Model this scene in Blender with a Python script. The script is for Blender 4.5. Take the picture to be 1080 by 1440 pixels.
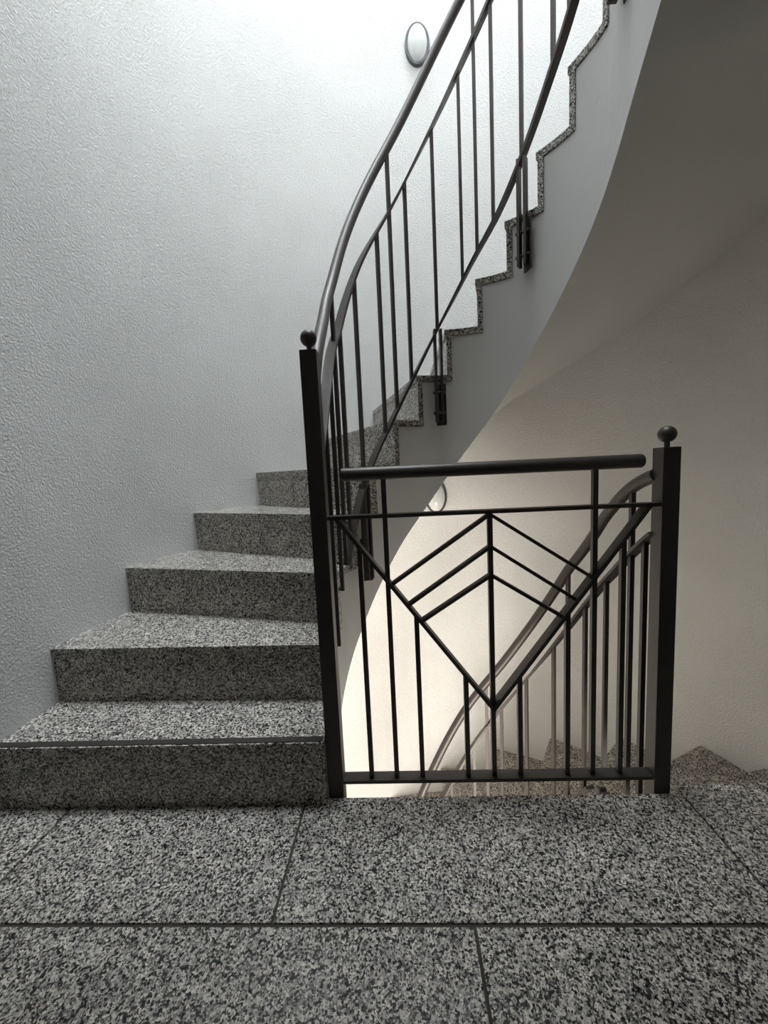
import bpy, bmesh, math
from mathutils import Vector, Matrix

for o in list(bpy.data.objects):
    bpy.data.objects.remove(o)
S = bpy.context.scene
COL = S.collection
PI = math.pi

# ------------------------------------------------------------------ camera
F_PX, YAW, PITCH, ROLL, CAM_H = 541.39, -0.0403889, 0.1049254, 0.0472476, 0.8506
cam = bpy.data.cameras.new('camera')
cam.sensor_fit = 'HORIZONTAL'
cam.sensor_width = 36.0
cam.lens = 36.0 * F_PX / 1080.0
cam.clip_start = 0.02
cam_o = bpy.data.objects.new('camera', cam)
COL.objects.link(cam_o)
fw = Vector((math.sin(YAW) * math.cos(PITCH), math.cos(YAW) * math.cos(PITCH), -math.sin(PITCH)))
rt = Vector((math.cos(YAW), -math.sin(YAW), 0))
dn = fw.cross(rt)
r2 = math.cos(ROLL) * rt + math.sin(ROLL) * dn
d2 = -math.sin(ROLL) * rt + math.cos(ROLL) * dn
M = Matrix((r2, -d2, -fw)).transposed().to_4x4()
M.translation = Vector((0, 0, CAM_H))
cam_o.matrix_world = M
S.camera = cam_o

# ------------------------------------------------------------------ world, lights, exposure
w = bpy.data.worlds.new('sky')
S.world = w
w.use_nodes = True
w.node_tree.nodes['Background'].inputs[0].default_value = (0.75, 0.85, 1.0, 1)
w.node_tree.nodes['Background'].inputs[1].default_value = 0.6
S.view_settings.view_transform = 'Standard'
S.view_settings.look = 'None'
S.view_settings.gamma = 1.0
S.view_settings.use_curve_mapping = False
S.view_settings.exposure = 0.48


def area(name, loc, rot, sx, sy, power, color):
    l = bpy.data.lights.new(name, 'AREA')
    l.shape = 'RECTANGLE'
    l.size, l.size_y = sx, sy
    l.energy = power
    l.color = color
    o = bpy.data.objects.new(name, l)
    o.location = loc
    o.rotation_euler = rot
    COL.objects.link(o)
    return o


area('skylight_offscreen', (0.216, 1.45, 8.53), (0, 0, 0), 2.0, 1.6, 315, (0.84, 0.92, 1.0))
area('lower_window_offscreen', (0.216, -1.21, -1.72), (PI / 2, 0, 0), 1.2, 0.9, 128, (1.0, 0.94, 0.86))

# ------------------------------------------------------------------ materials


def new_mat(name):
    m = bpy.data.materials.new(name)
    m.use_nodes = True
    nt = m.node_tree
    return m, nt, nt.nodes['Principled BSDF']


def ramp(nt, stops, interp='LINEAR'):
    r = nt.nodes.new('ShaderNodeValToRGB')
    cr = r.color_ramp
    cr.interpolation = interp
    while len(cr.elements) < len(stops):
        cr.elements.new(0.5)
    for e, (p, c) in zip(cr.elements, stops):
        e.position = p
        e.color = (c[0], c[1], c[2], 1)
    return r


def granite(name, tint=1.2, rough=0.26, scale=262.0):
    m, nt, b = new_mat(name)
    N, L = nt.nodes, nt.links
    tc = N.new('ShaderNodeTexCoord')
    oi = N.new('ShaderNodeObjectInfo')
    add = N.new('ShaderNodeVectorMath')
    add.operation = 'MULTIPLY_ADD'
    L.new(oi.outputs['Random'], add.inputs[0])
    add.inputs[1].default_value = (13.1, 7.7, 5.3)
    L.new(tc.outputs['Object'], add.inputs[2])
    wob = N.new('ShaderNodeTexNoise')
    wob.inputs['Scale'].default_value = 380
    L.new(add.outputs[0], wob.inputs['Vector'])
    mix = N.new('ShaderNodeVectorMath')
    mix.operation = 'MULTIPLY_ADD'
    L.new(wob.outputs['Color'], mix.inputs[0])
    mix.inputs[1].default_value = (0.005, 0.005, 0.005)
    L.new(add.outputs[0], mix.inputs[2])
    v = N.new('ShaderNodeTexVoronoi')
    v.inputs['Scale'].default_value = scale
    L.new(mix.outputs[0], v.inputs['Vector'])
    sep = N.new('ShaderNodeSeparateColor')
    L.new(v.outputs['Color'], sep.inputs[0])
    t = tint
    r1 = ramp(nt, [(q, (c * t, c * t * .95, c * t * .865)) for q, c in [(0.0, .016), (0.15, .065), (0.27, .25), (0.44, .47), (0.74, .72)]], 'CONSTANT')
    L.new(sep.outputs[0], r1.inputs[0])
    v2 = N.new('ShaderNodeTexVoronoi')
    v2.inputs['Scale'].default_value = scale * 2.1
    L.new(mix.outputs[0], v2.inputs['Vector'])
    sep2 = N.new('ShaderNodeSeparateColor')
    L.new(v2.outputs['Color'], sep2.inputs[0])
    r2_ = ramp(nt, [(0.0, (.06, .06, .06)), (0.15, (.78, .78, .78)), (0.5, (1, 1, 1)), (0.85, (1.0, .97, .9))], 'CONSTANT')
    L.new(sep2.outputs[1], r2_.inputs[0])
    mul = N.new('ShaderNodeMix')
    mul.data_type = 'RGBA'
    mul.blend_type = 'MULTIPLY'
    mul.inputs['Factor'].default_value = 1
    L.new(r1.outputs[0], mul.inputs['A'])
    L.new(r2_.outputs[0], mul.inputs['B'])
    # broad cloudy variation between grain clusters
    big = N.new('ShaderNodeTexNoise')
    big.inputs['Scale'].default_value = 22
    L.new(add.outputs[0], big.inputs['Vector'])
    rb = ramp(nt, [(0.3, (.78, .77, .77)), (0.7, (1.12, 1.11, 1.08))])
    L.new(big.outputs['Fac'], rb.inputs[0])
    mul2 = N.new('ShaderNodeMix')
    mul2.data_type = 'RGBA'
    mul2.blend_type = 'MULTIPLY'
    mul2.inputs['Factor'].default_value = 1
    L.new(mul.outputs['Result'], mul2.inputs['A'])
    L.new(rb.outputs[0], mul2.inputs['B'])
    L.new(mul2.outputs['Result'], b.inputs['Base Color'])
    b.inputs['Roughness'].default_value = rough
    return m


def plaster(name, color, bump=0.6, dist=0.004, scale=70.0, rough=0.9):
    m, nt, b = new_mat(name)
    N, L = nt.nodes, nt.links
    tc = N.new('ShaderNodeTexCoord')
    n1 = N.new('ShaderNodeTexNoise')
    n1.inputs['Scale'].default_value = scale
    n1.inputs['Detail'].default_value = 3
    n1.inputs['Roughness'].default_value = 0.55
    n1.inputs['Distortion'].default_value = 0.6
    L.new(tc.outputs['Object'], n1.inputs['Vector'])
    r = ramp(nt, [(0.36, (0, 0, 0)), (0.62, (1, 1, 1))])
    L.new(n1.outputs['Fac'], r.inputs[0])
    bp = N.new('ShaderNodeBump')
    bp.inputs['Strength'].default_value = bump
    bp.inputs['Distance'].default_value = dist
    L.new(r.outputs[0], bp.inputs['Height'])
    L.new(bp.outputs[0], b.inputs['Normal'])
    n2 = N.new('ShaderNodeTexNoise')
    n2.inputs['Scale'].default_value = 3.0
    n2.inputs['Detail'].default_value = 4
    L.new(tc.outputs['Object'], n2.inputs['Vector'])
    c2 = [c * 0.95 for c in color]
    r2b = ramp(nt, [(0.35, c2), (0.65, color)])
    L.new(n2.outputs['Fac'], r2b.inputs[0])
    L.new(r2b.outputs[0], b.inputs['Base Color'])
    b.inputs['Roughness'].default_value = rough
    b.inputs['Specular IOR Level'].default_value = 0.25
    return m


def plain(name, color, rough=0.5, metallic=0.0, noise=0.0, spec=0.5):
    m, nt, b = new_mat(name)
    N, L = nt.nodes, nt.links
    tc = N.new('ShaderNodeTexCoord')
    n = N.new('ShaderNodeTexNoise')
    n.inputs['Scale'].default_value = 60
    n.inputs['Detail'].default_value = 3
    L.new(tc.outputs['Object'], n.inputs['Vector'])
    k = 1 - noise
    r = ramp(nt, [(0.35, [c * k for c in color]), (0.65, color)])
    L.new(n.outputs['Fac'], r.inputs[0])
    L.new(r.outputs[0], b.inputs['Base Color'])
    b.inputs['Roughness'].default_value = rough
    b.inputs['Metallic'].default_value = metallic
    b.inputs['Specular IOR Level'].default_value = spec
    return m


M_GRAN = granite('granite_polished')
M_WALL = plaster('roughcast_wall_paint', (0.81, 0.80, 0.775), 0.65, 0.0035, 130)
M_WALL_LOW = M_WALL
M_STRING = plaster('smooth_white_paint', (0.80, 0.79, 0.77), 0.15, 0.002, 25, 0.7)
M_CEIL = plaster('ceiling_paint', (0.78, 0.77, 0.75), 0.15, 0.002, 40, 0.85)
M_METAL = plain('anthracite_iron_paint', (0.072, 0.062, 0.056), 0.45, 0.5, 0.10)
M_STRIP = plain('antislip_strip', (0.040, 0.032, 0.027), 0.7, 0, 0.3)
M_GROUT = plain('grout', (0.075, 0.065, 0.052), 0.9, 0, 0.2)
M_JOINT = plain('joint_filler', (0.55, 0.52, 0.45), 0.8, 0, 0.1)
M_CONC = plain('concrete', (0.45, 0.44, 0.42), 0.9, 0, 0.1)
M_OPAL = plain('opal_glass', (0.70, 0.71, 0.70), 0.12, 0, 0.02, 0.6)
M_RIM = plain('lamp_rim_metal', (0.10, 0.105, 0.11), 0.35, 0.5, 0.05)
M_FRAME = plain('window_frame_paint', (0.7, 0.7, 0.7), 0.4)
M_PANE, _nt, _b = new_mat('window_glass')
_b.inputs['Transmission Weight'].default_value = 1.0
_b.inputs['Roughness'].default_value = 0.02

# ------------------------------------------------------------------ mesh helpers


def mesh_obj(name, verts, faces, mat, parent=None, smooth=False):
    me = bpy.data.meshes.new(name)
    me.from_pydata([tuple(v) for v in verts], [], faces)
    bm = bmesh.new()
    bm.from_mesh(me)
    bmesh.ops.recalc_face_normals(bm, faces=bm.faces)
    bm.to_mesh(me)
    bm.free()
    me.materials.append(mat)
    if smooth:
        for p in me.polygons:
            p.use_smooth = True
    o = bpy.data.objects.new(name, me)
    COL.objects.link(o)
    if parent:
        o.parent = parent
    return o


def bm_obj(name, bm, mat, parent=None, smooth_angle=None):
    bmesh.ops.recalc_face_normals(bm, faces=bm.faces)
    me = bpy.data.meshes.new(name)
    bm.to_mesh(me)
    bm.free()
    me.materials.append(mat)
    o = bpy.data.objects.new(name, me)
    COL.objects.link(o)
    if smooth_angle is not None:
        for p in me.polygons:
            p.use_smooth = True
        me.set_sharp_from_angle(angle=smooth_angle)
    if parent:
        o.parent = parent
    return o


def box_vf(x0, x1, y0, y1, z0, z1, base=0):
    v = [(x0, y0, z0), (x1, y0, z0), (x1, y1, z0), (x0, y1, z0), (x0, y0, z1), (x1, y0, z1), (x1, y1, z1), (x0, y1, z1)]
    f = [(0, 3, 2, 1), (4, 5, 6, 7), (0, 1, 5, 4), (1, 2, 6, 5), (2, 3, 7, 6), (3, 0, 4, 7)]
    return v, [tuple(i + base for i in q) for q in f]


def box(name, x0, x1, y0, y1, z0, z1, mat, parent=None, bevel=0.0):
    v, f = box_vf(x0, x1, y0, y1, z0, z1)
    if bevel:
        bm = bmesh.new()
        vs = [bm.verts.new(p) for p in v]
        for q in f:
            bm.faces.new([vs[i] for i in q])
        bmesh.ops.bevel(bm, geom=bm.edges[:], offset=bevel, segments=2, affect='EDGES', profile=0.5)
        return bm_obj(name, bm, mat, parent)
    return mesh_obj(name, v, f, mat, parent)


def multi_box(name, boxes, mat, parent=None):
    V, Fs = [], []
    for b in boxes:
        v, f = box_vf(*b, base=len(V))
        V += v
        Fs += f
    return mesh_obj(name, V, Fs, mat, parent)


def prism(name, poly, z0, z1, mat, parent=None):
    """poly: list of (x,y); flat top and bottom"""
    n = len(poly)
    V = [(x, y, z0) for x, y in poly] + [(x, y, z1) for x, y in poly]
    Fs = [tuple(range(n - 1, -1, -1)), tuple(range(n, 2 * n))]
    Fs += [(i, (i + 1) % n, n + (i + 1) % n, n + i) for i in range(n)]
    return mesh_obj(name, V, Fs, mat, parent)


def sweep(name, pts, profile_fn, mat, parent=None, smooth=True, angle=0.6):
    """pts: list of (pos, u_dir, v_dir); profile_fn -> list of (a,b)"""
    prof = profile_fn
    n = len(prof)
    V, Fs = [], []
    for P, u, v in pts:
        for a, b in prof:
            V.append(P + u * a + v * b)
    for i in range(len(pts) - 1):
        for j in range(n):
            a, b = i * n + j, i * n + (j + 1) % n
            Fs.append((a, b, b + n, a + n))
    Fs.append(tuple(range(n - 1, -1, -1)))
    m = (len(pts) - 1) * n
    Fs.append(tuple(m + j for j in range(n)))
    o = mesh_obj(name, V, Fs, mat, parent)
    if smooth:
        for p in o.data.polygons:
            p.use_smooth = True
        o.data.set_sharp_from_angle(angle=angle)
    return o


CIRC = lambda r, n=14: [(r * math.cos(2 * PI * i / n), r * math.sin(2 * PI * i / n)) for i in range(n)]
RECT = lambda a, b: [(-a / 2, -b / 2), (a / 2, -b / 2), (a / 2, b / 2), (-a / 2, b / 2)]


def bar(name, A, B, wx, wy, mat, parent=None, up=Vector((0, 1, 0))):
    """straight bar from A to B, profile wx (in-plane) by wy (along up)"""
    A, B = Vector(A), Vector(B)
    t = (B - A).normalized()
    u = t.cross(up)
    u.normalize()
    v = u.cross(t).normalized()
    return sweep(name, [(A, u, v), (B, u, v)], RECT(wx, wy), mat, parent, smooth=False)


def thing(name, label, cat, loc=(0, 0, 0), group=None):
    o = bpy.data.objects.new(name, None)
    o.empty_display_size = 0.1
    COL.objects.link(o)
    o.location = loc
    o['label'] = label
    o['category'] = cat
    if group:
        o['group'] = group
    return o


def struct(o, label, cat):
    o['kind'] = 'structure'
    o['label'] = label
    o['category'] = cat
    return o


# ------------------------------------------------------------------ plan of the stairwell
CX, CY = 0.216, 1.174            # centre of the half-round well
R_IN, R_OUT = 0.44, 1.317        # string face, outer wall
Y0 = 0.906                       # first riser line
RISE = 0.175
NR = 15
STOREY = NR * RISE
XL, XR = CX - R_OUT, CX + R_OUT
Y_FRONT = -1.25
Z_BOT, Z_TOP = -STOREY, 8.6


def path(R, s):
    """plan point at R; s<0 left straight (metres before arc), 0..180 arc degrees, >180 right straight"""
    if s < 0:
        return Vector((CX - R, CY + s, 0))
    if s > 180:
        return Vector((CX + R, CY - (s - 180), 0))
    a = math.radians(s)
    return Vector((CX - R * math.cos(a), CY + R * math.sin(a), 0))


# riser stations (inner / outer); left straight uses metres, arc uses degrees
ST_IN = {1: -0.268, 2: -0.085, 3: 8.0, 4: 28.7, 5: 43.8, 6: 59.0, 7: 73.8, 8: 90.0, 9: 106.2, 10: 121.0, 11: 136.2, 12: 151.3, 13: 167.6, 14: 180.06, 15: 180.225}
ST_OUT = {1: -0.268, 2: -0.062, 3: 11.5, 4: 26.6, 5: 42.3, 6: 60.0, 7: 74.6, 8: 90.0, 9: 105.4, 10: 121.0, 11: 137.7, 12: 153.4, 13: 168.5, 14: 180.062, 15: 180.225}


def station(d, k, R):
    return path(R, d[k])


def span(a, b, R, n=8, back=0.0, back_end=None):
    """plan points along path at R between stations a and b (mixed units handled by arc length)"""
    def to_len(s):
        if s < 0:
            return s
        if s > 180:
            return PI * R + (s - 180)
        return math.radians(s) * R

    def from_len(l):
        if l < 0:
            return l
        if l > PI * R:
            return 180 + (l - PI * R)
        return math.degrees(l / R)
    la, lb = to_len(a) + back, to_len(b) + (back if back_end is None else back_end)
    return [path(R, from_len(la + (lb - la) * i / n)) for i in range(n + 1)]


def interp(tab, x):
    if x <= tab[0][0]:
        (x0, y0), (x1, y1) = tab[0], tab[1]
    elif x >= tab[-1][0]:
        (x0, y0), (x1, y1) = tab[-2], tab[-1]
    else:
        for i in range(len(tab) - 1):
            if tab[i][0] <= x <= tab[i + 1][0]:
                (x0, y0), (x1, y1) = tab[i], tab[i + 1]
                break
    return y0 + (y1 - y0) * (x - x0) / (x1 - x0)


def smooth_tab(tab, bw, lo, hi, n):
    """local linear regression of scattered samples"""
    out = []
    for i in range(n + 1):
        x = lo + (hi - lo) * i / n
        sw = sx = sy = sxx = sxy = 0.0
        for px, py in tab:
            k = math.exp(-((px - x) / bw) ** 2)
            sw += k
            sx += k * (px - x)
            sy += k * py
            sxx += k * (px - x) ** 2
            sxy += k * (px - x) * py
        den = sw * sxx - sx * sx
        out.append((x, (sxx * sy - sx * sxy) / den if abs(den) > 1e-12 else sy / sw))
    return out


# ------------------------------------------------------------------ room shell
zl, zh = Z_BOT - 0.25, Z_TOP + 0.2
struct(box('wall_left', XL - 0.15, XL, Y_FRONT - 0.15, CY, zl, zh, M_WALL), 'white roughcast wall running straight beside the lowest ascending steps', 'wall')
struct(box('wall_right', XR, XR + 0.15, Y_FRONT - 0.15, CY, zl, zh, M_WALL), 'white roughcast wall straight beside the descending steps', 'wall')
# front wall with a window opening on the storey below
wx0, wx1, wz0, wz1 = CX - 0.62, CX + 0.62, -2.20, -1.24
struct(multi_box('wall_front', [(XL, XR, Y_FRONT - 0.15, Y_FRONT, wz1, Z_TOP + 0.2), (XL, XR, Y_FRONT - 0.15, Y_FRONT, Z_BOT - 0.25, wz0),
                                (XL, wx0, Y_FRONT - 0.15, Y_FRONT, wz0, wz1), (wx1, XR, Y_FRONT - 0.15, Y_FRONT, wz0, wz1)], M_WALL),
       'white wall behind the landing', 'wall')
n = 120
V, Fs = [], []
for i in range(n + 1):
    for R in (R_OUT, R_OUT + 0.15):
        P = path(R, 180.0 * i / n)
        V += [(P.x, P.y, Z_BOT - 0.25), (P.x, P.y, Z_TOP + 0.2)]
for i in range(n):
    a, b = 4 * i, 4 * (i + 1)
    Fs += [(a, b, b + 1, a + 1), (a + 2, a + 3, b + 3, b + 2), (a + 1, b + 1, b + 3, a + 3), (a, a + 2, b + 2, b)]
Fs += [(0, 1, 3, 2), (4 * n, 4 * n + 2, 4 * n + 3, 4 * n + 1)]
wb = mesh_obj('wall_back', V, Fs, M_WALL, smooth=True)
wb.data.set_sharp_from_angle(angle=0.5)
struct(wb, 'half-round white roughcast wall curving around the staircase', 'wall')

# roof ceiling with skylight, upper landing slab above the camera
sk = (CX - 1.03, CX + 1.03, 0.62, 2.28)
struct(multi_box('ceiling', [(XL, XR, Y_FRONT, sk[2], Z_TOP, Z_TOP + 0.15), (XL, XR, sk[3], CY + R_OUT, Z_TOP, Z_TOP + 0.15),
                             (XL, sk[0], sk[2], sk[3], Z_TOP, Z_TOP + 0.15), (sk[1], XR, sk[2], sk[3], Z_TOP, Z_TOP + 0.15)], M_CEIL),
       'white roof ceiling around the skylight', 'ceiling')
slab2 = struct(box('ceiling', XL, XR, Y_FRONT, 0.90, STOREY - 0.2, STOREY, M_CEIL), 'white underside of the upper landing', 'ceiling')


def window(name, x0, x1, y0, y1, z0, z1, axis, label):
    t = thing(name, label, 'window')
    t['kind'] = 'structure'
    b = 0.05
    if axis == 'x':
        multi_box('window_frame', [(x0, x1, y0, y1, z0, z0 + b), (x0, x1, y0, y1, z1 - b, z1), (x0, x1, y0, y0 + b, z0 + b, z1 - b), (x0, x1, y1 - b, y1, z0 + b, z1 - b)], M_FRAME, t)
        box('pane', (x0 + x1) / 2 - .004, (x0 + x1) / 2 + .004, y0 + b, y1 - b, z0 + b, z1 - b, M_PANE, t)
    elif axis == 'z':
        multi_box('window_frame', [(x0, x1, y0, y0 + b, z0, z1), (x0, x1, y1 - b, y1, z0, z1), (x0, x0 + b, y0 + b, y1 - b, z0, z1), (x1 - b, x1, y0 + b, y1 - b, z0, z1)], M_FRAME, t)
        box('pane', x0 + b, x1 - b, y0 + b, y1 - b, (z0 + z1) / 2 - .004, (z0 + z1) / 2 + .004, M_PANE, t)
    else:
        multi_box('window_frame', [(x0, x1, y0, y1, z0, z0 + b), (x0, x1, y0, y1, z1 - b, z1), (x0, x0 + b, y0, y1, z0 + b, z1 - b), (x1 - b, x1, y0, y1, z0 + b, z1 - b)], M_FRAME, t)
        box('pane', x0 + b, x1 - b, (y0 + y1) / 2 - .004, (y0 + y1) / 2 + .004, z0 + b, z1 - b, M_PANE, t)


window('window_1', sk[0], sk[1], sk[2], sk[3], Z_TOP, Z_TOP + 0.08, 'z', 'rectangular skylight in the roof over the stairwell')
window('window_2', wx0, wx1, Y_FRONT - 0.09, Y_FRONT - 0.02, wz0, wz1, 'y', 'window on the lower landing')


# landing floor and its granite tiles
Y_EDGE = 0.925
TH = 0.03
fl = struct(multi_box('floor', [(XL, XR, Y_FRONT, Y0 + 0.01, -0.20, -0.0035)], M_GROUT), 'landing floor of grey speckled granite tiles', 'floor')


def tile(x0, x1, y0, y1):
    box('tile', x0, x1, y0, y1, -TH, 0.0, M_GRAN, fl, bevel=0.0012)


g = 0.003
YJ = 0.640
tile(XL + .001, -0.905 - g, YJ + g, Y0 + 0.004)
tile(-0.905 + g, -0.278 - g, YJ + g, Y0 + 0.004)
# tile along the well, notched round the first step
prism('tile', [(-0.278 + g, YJ + g), (0.686 - g, YJ + g), (0.686 - g, Y_EDGE), (-0.226, Y_EDGE), (-0.226, Y0 + .004), (-0.278 + g, Y0 + .004)], -TH, 0.0, M_GRAN, fl)
tile(0.686 + g, XR - .001, YJ + g, 0.955)
xs = [XL + .001, -0.857, 0.107, 1.071, XR - .001]
for row, (ya, yb) in enumerate([(0.04, YJ), (-0.56, 0.04), (Y_FRONT, -0.56)]):
    for i in range(4):
        tile(xs[i] + (g if i else 0), xs[i + 1] - (g if i < 3 else 0), ya + g, yb - g * 1.3)
fl2 = struct(box('floor', XL, XR, Y_FRONT, CY + R_OUT, Z_BOT - 0.2, Z_BOT, M_GRAN), 'granite floor of the storey below', 'floor')

# ------------------------------------------------------------------ staircases
T_TREAD, T_RISER, OV = 0.024, 0.02, 0.006
SOF_IN = [(-0.268, -0.16), (-0.13, -0.06), (0, 0.03), (0.108, 0.125), (0.242, 0.26), (0.347, 0.391), (0.415, 0.480), (0.487, 0.573), (0.598, 0.705), (0.674, 0.809), (0.743, 0.900),
          (0.859, 1.040), (0.942, 1.155), (1.025, 1.280), (1.105, 1.387), (1.159, 1.463), (1.241, 1.565), (1.297, 1.635), (1.356, 1.720), (1.417, 1.793),
          (1.473, 1.850), (1.522, 1.905), (1.66, 2.06)]   # arc length on R_IN -> z of the string's lower edge
SOF_IN_S = smooth_tab(SOF_IN, 0.07, -0.30, 1.66, 80)


def len_in(st):
    if st < 0:
        return st
    if st > 180:
        return PI * R_IN + (st - 180)
    return math.radians(st) * R_IN


def soffit_in(l):
    return interp(SOF_IN_S, l)


SOF_OUT = [(-0.3, -0.10), (0, 0.15), (0.35, 0.50), (0.60, 0.85), (0.70, 0.99), (0.830, 1.176), (0.912, 1.292), (0.962, 1.364), (1.02, 1.448), (1.073, 1.531), (1.121, 1.601),
           (1.165, 1.664), (1.197, 1.71), (1.225, 1.754), (1.30, 1.85), (1.40, 1.96), (1.66, 2.2)]
SOF_OUT_S = smooth_tab(SOF_OUT, 0.08, -0.30, 1.66, 80)


def build_flight(name, label, zoff, first_strip):
    root = thing(name, label, 'staircase', (0, 0, 0))
    # carcass: string + soffit, stepped on top
    V, Fs = [], []
    RI, RO = R_IN, R_OUT
    Mn = 10
    cols = []          # (inner xy, outer xy, z soffit in, z soffit out, top)
    for k in range(1, NR):
        top = k * RISE - T_TREAD - 0.0015
        li0, li1 = len_in(ST_IN[k]), len_in(ST_IN[k + 1])
        # column planes sit behind the riser stones
        pin = span(ST_IN[k], ST_IN[k + 1], RI, Mn, T_RISER - 0.001)
        pout = span(ST_OUT[k], ST_OUT[k + 1], RO, Mn, T_RISER - 0.001)
        for i in range(Mn + 1):
            l = li0 + (li1 - li0) * i / Mn + T_RISER
            cols.append((pin[i], pout[i], soffit_in(l), interp(SOF_OUT_S, l), top, k, i))
    shifted = cols
    for c in shifted:
        pi_, po_, zi, zo, top, k, i = c
        V += [(pi_.x, pi_.y, zi + zoff), (pi_.x, pi_.y, top + zoff), (po_.x, po_.y, zo + zoff), (po_.x, po_.y, top + zoff)]
    nc = len(shifted)
    for q in range(nc - 1):
        a, b = 4 * q, 4 * (q + 1)
        if shifted[q][5] == shifted[q + 1][5]:
            Fs += [(a, b, b + 1, a + 1), (a + 1, b + 1, b + 3, a + 3), (a, a + 2, b + 2, b), (a + 2, a + 3, b + 3, b + 2)]
        else:
            Fs += [(a + 1, b + 1, b + 3, a + 3)]
    Fs += [(0, 1, 3, 2), (4 * (nc - 1), 4 * (nc - 1) + 2, 4 * (nc - 1) + 3, 4 * (nc - 1) + 1)]
    bm = bmesh.new()
    vs = [bm.verts.new(p) for p in V]
    for f in Fs:
        bm.faces.new([vs[i] for i in f])
    bmesh.ops.remove_doubles(bm, verts=bm.verts[:], dist=1e-5)
    bm_obj('concrete_flight', bm, M_STRING, root, smooth_angle=0.5)
    # stones
    RI2, RO2 = R_IN - 0.005, R_OUT
    for k in range(1, NR + 1):
        a, b = station(ST_IN, k, RI2), station(ST_OUT, k, RO2)
        d = (b - a).normalized()
        nrm = Vector((-d.y, d.x, 0))            # candidate normal
        nxt = station(ST_IN, min(k + 1, NR), R_IN) if k < NR else station(ST_IN, k, R_IN) * 2 - station(ST_IN, k - 1, R_IN)
        if (nxt - a).dot(nrm) > 0:
            nrm = -nrm                          # points down the stairs, toward a climber
        z0 = (k - 1) * RISE + zoff
        z1 = k * RISE + zoff
        ztop = z1 - T_TREAD
        f0, f1 = a, b
        bk0, bk1 = a - nrm * T_RISER, b - nrm * T_RISER
        poly = [(f0.x, f0.y), (f1.x, f1.y), (bk1.x, bk1.y), (bk0.x, bk0.y)]
        rs = prism('riser', poly, z0, ztop - 0.0022, M_GRAN, root)
        j0, j1 = a - nrm * 0.0006, b - nrm * 0.0006
        prism('mortar_joint', [(j0.x, j0.y), (j1.x, j1.y), (bk1.x, bk1.y), (bk0.x, bk0.y)], ztop - 0.0022, ztop, M_JOINT, rs)
        if k == NR:
            continue
        a2, b2 = station(ST_IN, k + 1, RI2), station(ST_OUT, k + 1, RO2)
        inn = span(ST_IN[k], ST_IN[k + 1], RI2, 6, 0.0, T_RISER)
        out = span(ST_OUT[k], ST_OUT[k + 1], RO2, 10, 0.0, T_RISER)
        poly = [a + nrm * OV] + inn + out[::-1] + [b + nrm * OV]
        tr = prism('tread', [(q.x, q.y) for q in poly], ztop, z1, M_GRAN, root)
        if first_strip and k == 1:
            s0, s1 = Vector((XL + .002, Y0, 0)), Vector((CX - R_IN + 0.003, Y0, 0))
            st = box('nosing_strip', s0.x, s1.x, Y0 - 0.001, Y0 + 0.018, z1 - 0.002, z1 + 0.0022, M_STRIP, tr, bevel=0.0008)
            st['label'] = 'dark brown anti-slip strip on the step edge'
    return root


build_flight('staircase', 'curved granite staircase climbing up from the landing along the white wall', 0.0, True)
build_flight('staircase', 'curved granite staircase dropping down behind the landing railing', -STOREY, False)

# ------------------------------------------------------------------ railings
RR = 0.411
S0 = CY - 0.92      # straight part before the arc
HRT = [(.02, 1.04), (0.101, 1.171), (0.235, 1.292), (0.347, 1.423), (0.410, 1.539), (0.473, 1.660), (0.550, 1.790), (0.619, 1.914), (0.701, 2.041), (0.778, 2.178), (0.845, 2.303), (0.911, 2.417), (0.977, 2.518),
       (1.083, 2.66), (1.188, 2.832), (1.363, 3.122), (1.524, 3.321), (1.632, 3.409), (1.716, 3.446), (1.79, 3.46)]
MRT = [(.02, .875), (.146, 1.016), (.237, 1.125), (.389, 1.325), (.49, 1.507), (.541, 1.595), (.612, 1.698), (.679, 1.795), (.746, 1.907), (.85, 2.089),
       (.958, 2.277), (1.009, 2.361), (1.083, 2.474), (1.201, 2.656), (1.322, 2.845), (1.42, 2.99), (1.51, 3.099), (1.638, 3.215), (1.736, 3.297), (1.79, 3.33)]
LRT = [(.34, .52), (.377, .585), (.416, .662), (.453, .733), (.512, .828), (.535, .869), (.588, .947), (.641, 1.021), (.754, 1.205), (.871, 1.408), (.969, 1.573),
       (1.024, 1.665), (1.099, 1.766), (1.193, 1.925), (1.285, 2.094), (1.38, 2.24), (1.46, 2.36)]
HRS = smooth_tab(HRT, 0.085, 0.0, 1.80, 120)
MRS = smooth_tab(MRT, 0.06, 0.0, 1.80, 120)
LRS = smooth_tab(LRT, 0.06, 0.33, 1.47, 90)


def rail_pt(s, R=RR):
    if s < S0:
        return Vector((CX - R, 0.92 + s, 0)), Vector((0, 1, 0)), Vector((1, 0, 0))
    if s > S0 + PI * RR:
        return Vector((CX + R, CY - (s - S0 - PI * RR), 0)), Vector((0, -1, 0)), Vector((-1, 0, 0))
    a = (s - S0) / RR
    return Vector((CX - R * math.cos(a), CY + R * math.sin(a), 0)), Vector((math.sin(a), math.cos(a), 0)), Vector((math.cos(a), -math.sin(a), 0))


def sweep_rail(name, tab, s_lo, s_hi, zoff, prof, mat, parent, n=110):
    pts = []
    for i in range(n + 1):
        s = s_lo + (s_hi - s_lo) * i / n
        P, t, inward = rail_pt(s)
        z = interp(tab, s)
        dz = (interp(tab, s + .006) - interp(tab, s - .006)) / .012
        T = (t + Vector((0, 0, dz))).normalized()
        up = inward.cross(T)
        if up.z < 0:
            up = -up
        pts.append((P + Vector((0, 0, z + zoff)), inward, up.normalized()))
    return sweep(name, pts, prof, mat, parent)


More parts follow.
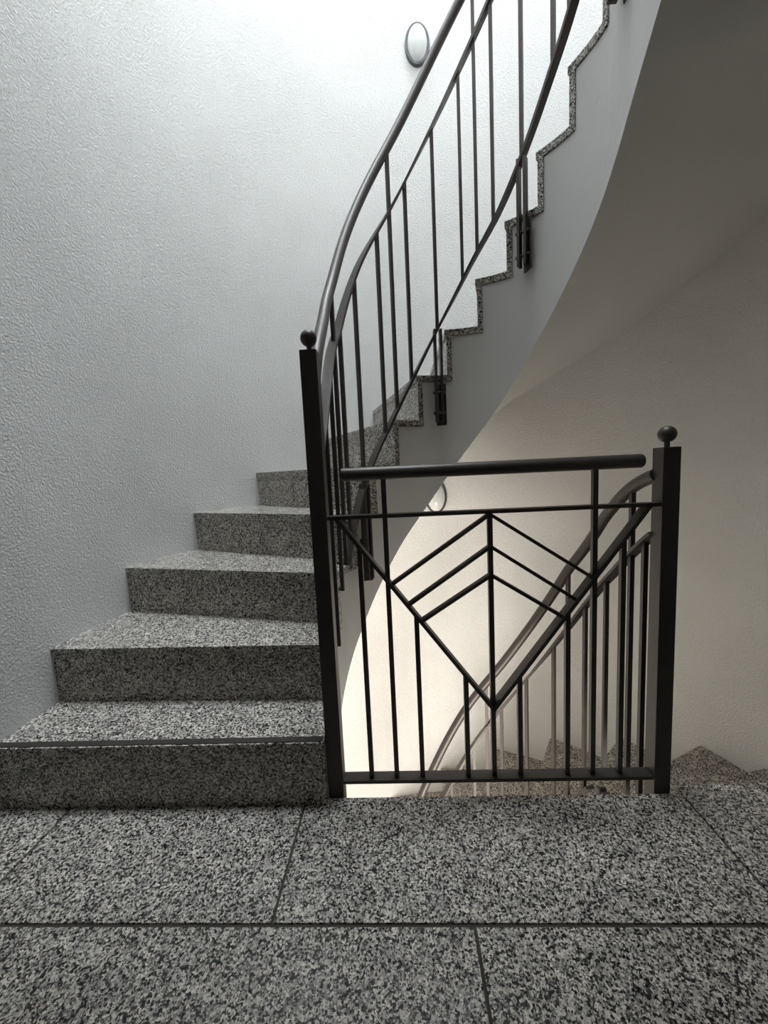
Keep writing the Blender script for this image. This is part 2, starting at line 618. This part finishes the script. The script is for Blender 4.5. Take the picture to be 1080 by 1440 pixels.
BAL = [(.165, 'end', .345), (.285, 'end', .475), (.345, 'full_end', .545), (.395, 'mid', 0), (.50, 'bracket', 0), (.623, 'mid', 0), (.682, 'full', 0), (.75, 'mid', 0),
       (.862, 'bracket', 0), (.965, 'mid', 0), (1.022, 'full', 0), (1.083, 'mid', 0), (1.187, 'bracket', 0), (1.30, 'mid', 0), (1.36, 'full', 0),
       (1.436, 'mid', 0), (1.540, 'bracket', 0), (1.663, 'full_end', 2.33), (1.72, 'end', 2.39)]
WB = 0.012


def newel(parent, x, y, z0, z1, lab=None):
    h = 0.02
    p = box('newel_post', x - h, x + h, y - h, y + h, z0, z1, M_METAL, parent, bevel=0.0012)
    bm = bmesh.new()
    bmesh.ops.create_cone(bm, cap_ends=True, segments=16, radius1=0.006, radius2=0.006, depth=0.03, matrix=Matrix.Translation((x, y, z1 + 0.006)))
    bm_obj('cap_neck', bm, M_METAL, p, 0.6)
    bm = bmesh.new()
    bmesh.ops.create_uvsphere(bm, u_segments=32, v_segments=20, radius=0.0195, matrix=Matrix.Translation((x, y, z1 + 0.0305)))
    bm_obj('ball_cap', bm, M_METAL, p, 1.5)
    return p


def build_stair_railing(name, label, zoff, s_lo, s_hi):
    root = thing(name, label, 'railing')
    sweep_rail('handrail', HRS, s_lo, s_hi, zoff, CIRC(0.0165, 20), M_METAL, root)
    sweep_rail('middle_rail', MRS, s_lo, s_hi, zoff, RECT(0.030, 0.009), M_METAL, root)
    sweep_rail('lower_rail', LRS, 0.352, 1.465, zoff, RECT(0.030, 0.010), M_METAL, root)
    for s, kind, zend in BAL:
        P, t, inward = rail_pt(s)
        ztop = interp(HRS, s) if kind.startswith('full') else interp(MRS, s)
        if kind == 'end' or kind == 'full_end':
            zb = zend
        else:
            zb = interp(LRS, s)
        A, B = P + Vector((0, 0, zb + zoff)), P + Vector((0, 0, ztop + zoff))
        sweep('baluster', [(A, t, inward), (B, t, inward)], RECT(WB, WB), M_METAL, root, smooth=False)
        if kind == 'end' or kind == 'full_end':
            Q = P + Vector((0, 0, zb + zoff + .006))
            Q2 = Q - inward * 0.034
            sweep('fixing_pin', [(Q, t, Vector((0, 0, 1))), (Q2, t, Vector((0, 0, 1)))], CIRC(0.006, 10), M_METAL, root)
        if kind == 'bracket':
            zt = interp(LRS, s) if s < 1.47 else interp(LRS, 1.465) + (s - 1.465) * 0.75
            zb = zt - 0.355
            mid = P
            br = None
            for sg in (-1, 1):
                c = mid + t * (sg * 0.0115)
                o = sweep('bracket_bar', [(c + Vector((0, 0, zb + zoff)), t, inward), (c + Vector((0, 0, zt + zoff)), t, inward)], RECT(0.009, 0.026), M_METAL, root, smooth=False)
                br = br or o
            # fixing plate between the bars and the string
            c = P - inward * 0.027
            dvec = (t + inward * 0.8).normalized()
            nv = Vector((0, 0, 1)).cross(dvec)
            pl_c = c + dvec * 0.012
            A, B = pl_c + Vector((0, 0, zb - 0.012 + zoff)), pl_c + Vector((0, 0, zb + 0.15 + zoff))
            pl = sweep('fixing_plate', [(A, dvec, nv), (B, dvec, nv)], RECT(0.046, 0.007), M_METAL, root, smooth=False)
            for zz in (0.035, 0.115):
                q = P + Vector((0, 0, zb + zz + zoff))
                sweep('bolt', [(q - t * .024, inward, Vector((0, 0, 1))), (q + t * .024, inward, Vector((0, 0, 1)))], CIRC(0.006, 8), M_METAL, pl)
                q2 = P + inward * 0.004
    return root


rail_up = build_stair_railing('stair_railing', 'dark iron railing sweeping up the curved stairs with a tall ball-topped post', 0.0, 0.045, 1.80)
newel(rail_up, -0.198, 0.945, -0.12, 1.142)
rail_dn = build_stair_railing('stair_railing', 'dark iron railing of the descending stairs ending at a short ball-topped post', -2.642, 0.0, 1.757)
newel(rail_dn, 0.638, 0.945, -0.12, 0.876)

# landing guard panel between the two posts
pn = thing('landing_railing', 'dark iron guard panel with V and chevron bars across the landing edge', 'railing')
PX, PY = 0.2195, 0.945
A, B = Vector((-0.139, PY, 0.847)), Vector((0.583, PY, 0.847))
u, v = Vector((0, 1, 0)), Vector((0, 0, 1))
pts = [(A, u, v, .0135), (A + Vector((.003, 0, 0)), u, v, .0165), (B - Vector((.004, 0, 0)), u, v, .0165), (B - Vector((.001, 0, 0)), u, v, .0145), (B, u, v, .011)]
nseg = 24
V, Fs = [], []
for P, uu, vv, rad in pts:
    for a, b in CIRC(rad, nseg):
        V.append(P + uu * a + vv * b)
for i in range(len(pts) - 1):
    for j in range(nseg):
        a, b = i * nseg + j, i * nseg + (j + 1) % nseg
        Fs.append((a, b, b + nseg, a + nseg))
Fs += [tuple(range(nseg - 1, -1, -1)), tuple((len(pts) - 1) * nseg + j for j in range(nseg))]
o = mesh_obj('handrail', V, Fs, M_METAL, pn, smooth=True)
o.data.set_sharp_from_angle(angle=0.7)
ZT, ZB = 0.742, 0.040
bar('top_rail', (-0.18, PY, ZT), (0.624, PY, ZT), 0.009, 0.030, M_METAL, pn)
bar('bottom_rail', (-0.18, PY, ZB), (0.622, PY, ZB), 0.009, 0.032, M_METAL, pn)
VB = 0.232                                  # bottom of the V
VX = 0.378                                  # half width of the V at the top rail


def vz(dx):
    return VB + (ZT - VB) * abs(dx) / VX


for sg in (-1, 1):
    bar('diagonal_bar', (PX + sg * VX, PY, ZT), (PX, PY, VB), 0.009, 0.030, M_METAL, pn)
for dx, ztop in [(0, ZT), (-.068, vz(.068)), (.068, vz(.068)), (-.188, vz(.188)), (.188, vz(.188)), (-.256, 0.84), (.252, 0.84), (-.323, vz(.323)), (.321, vz(.321))]:
    bar('baluster', (PX + dx, PY, ZB), (PX + dx, PY, ztop), WB, WB, M_METAL, pn)
for ax, az in [(0.248, 0.735), (0.208, 0.655), (0.176, 0.583)]:
    for sg in (-1, 1):
        bar('chevron_bar', (PX + sg * ax, PY, vz(ax)), (PX, PY, az), 0.008, 0.020, M_METAL, pn)

# ------------------------------------------------------------------ wall lamps


def wall_lamp(z, label, xoff=0.0):
    th = math.radians(90)
    x, y = CX + xoff, CY + math.sqrt(R_OUT ** 2 - xoff ** 2)
    root = thing('wall_lamp', label, 'lamp', (x, y, z), 'oval wall lamps of the stairwell')
    a, b = 0.071, 0.110
    ns = 48
    prof = [(1.0, 0.006), (1.0, -0.014), (0.97, -0.020), (0.90, -0.020), (0.86, -0.014), (0.86, 0.006)]   # scale, depth
    V, Fs = [], []
    for i in range(ns):
        q = 2 * PI * i / ns
        for sc, d in prof:
            k = 0.14 * (1 - sc) / 0.14
            off = (1 - sc) * 0.10
            V.append(((a - off) * math.cos(q), d, (b - off) * math.sin(q)))
    m = len(prof)
    for i in range(ns):
        for j in range(m):
            p0, p1 = i * m + j, i * m + (j + 1) % m
            q0, q1 = ((i + 1) % ns) * m + j, ((i + 1) % ns) * m + (j + 1) % m
            Fs.append((p0, p1, q1, q0))
    o = mesh_obj('rim', V, Fs, M_RIM, root, smooth=True)
    o.data.set_sharp_from_angle(angle=0.5)
    # domed opal diffuser
    V, Fs = [], []
    rings = 10
    aa, bb = a - 0.013, b - 0.013
    for r in range(rings):
        f = math.cos(PI / 2 * r / rings)
        d = -0.012 - 0.045 * math.sin(PI / 2 * r / rings)
        for i in range(ns):
            q = 2 * PI * i / ns
            V.append((aa * f * math.cos(q), d, bb * f * math.sin(q)))
    V.append((0, -0.057, 0))
    for r in range(rings - 1):
        for i in range(ns):
            Fs.append((r * ns + i, r * ns + (i + 1) % ns, (r + 1) * ns + (i + 1) % ns, (r + 1) * ns + i))
    for i in range(ns):
        Fs.append(((rings - 1) * ns + i, (rings - 1) * ns + (i + 1) % ns, rings * ns))
    Fs.append(tuple(range(ns - 1, -1, -1)))
    o = mesh_obj('diffuser', V, Fs, M_OPAL, root, smooth=True)
    o.data.set_sharp_from_angle(angle=1.2)


wall_lamp(3.268, 'oval opal glass wall lamp high on the bright wall above the handrail')
wall_lamp(0.675, 'oval wall lamp on the lower wall, half hidden by the stair string', 0.022)
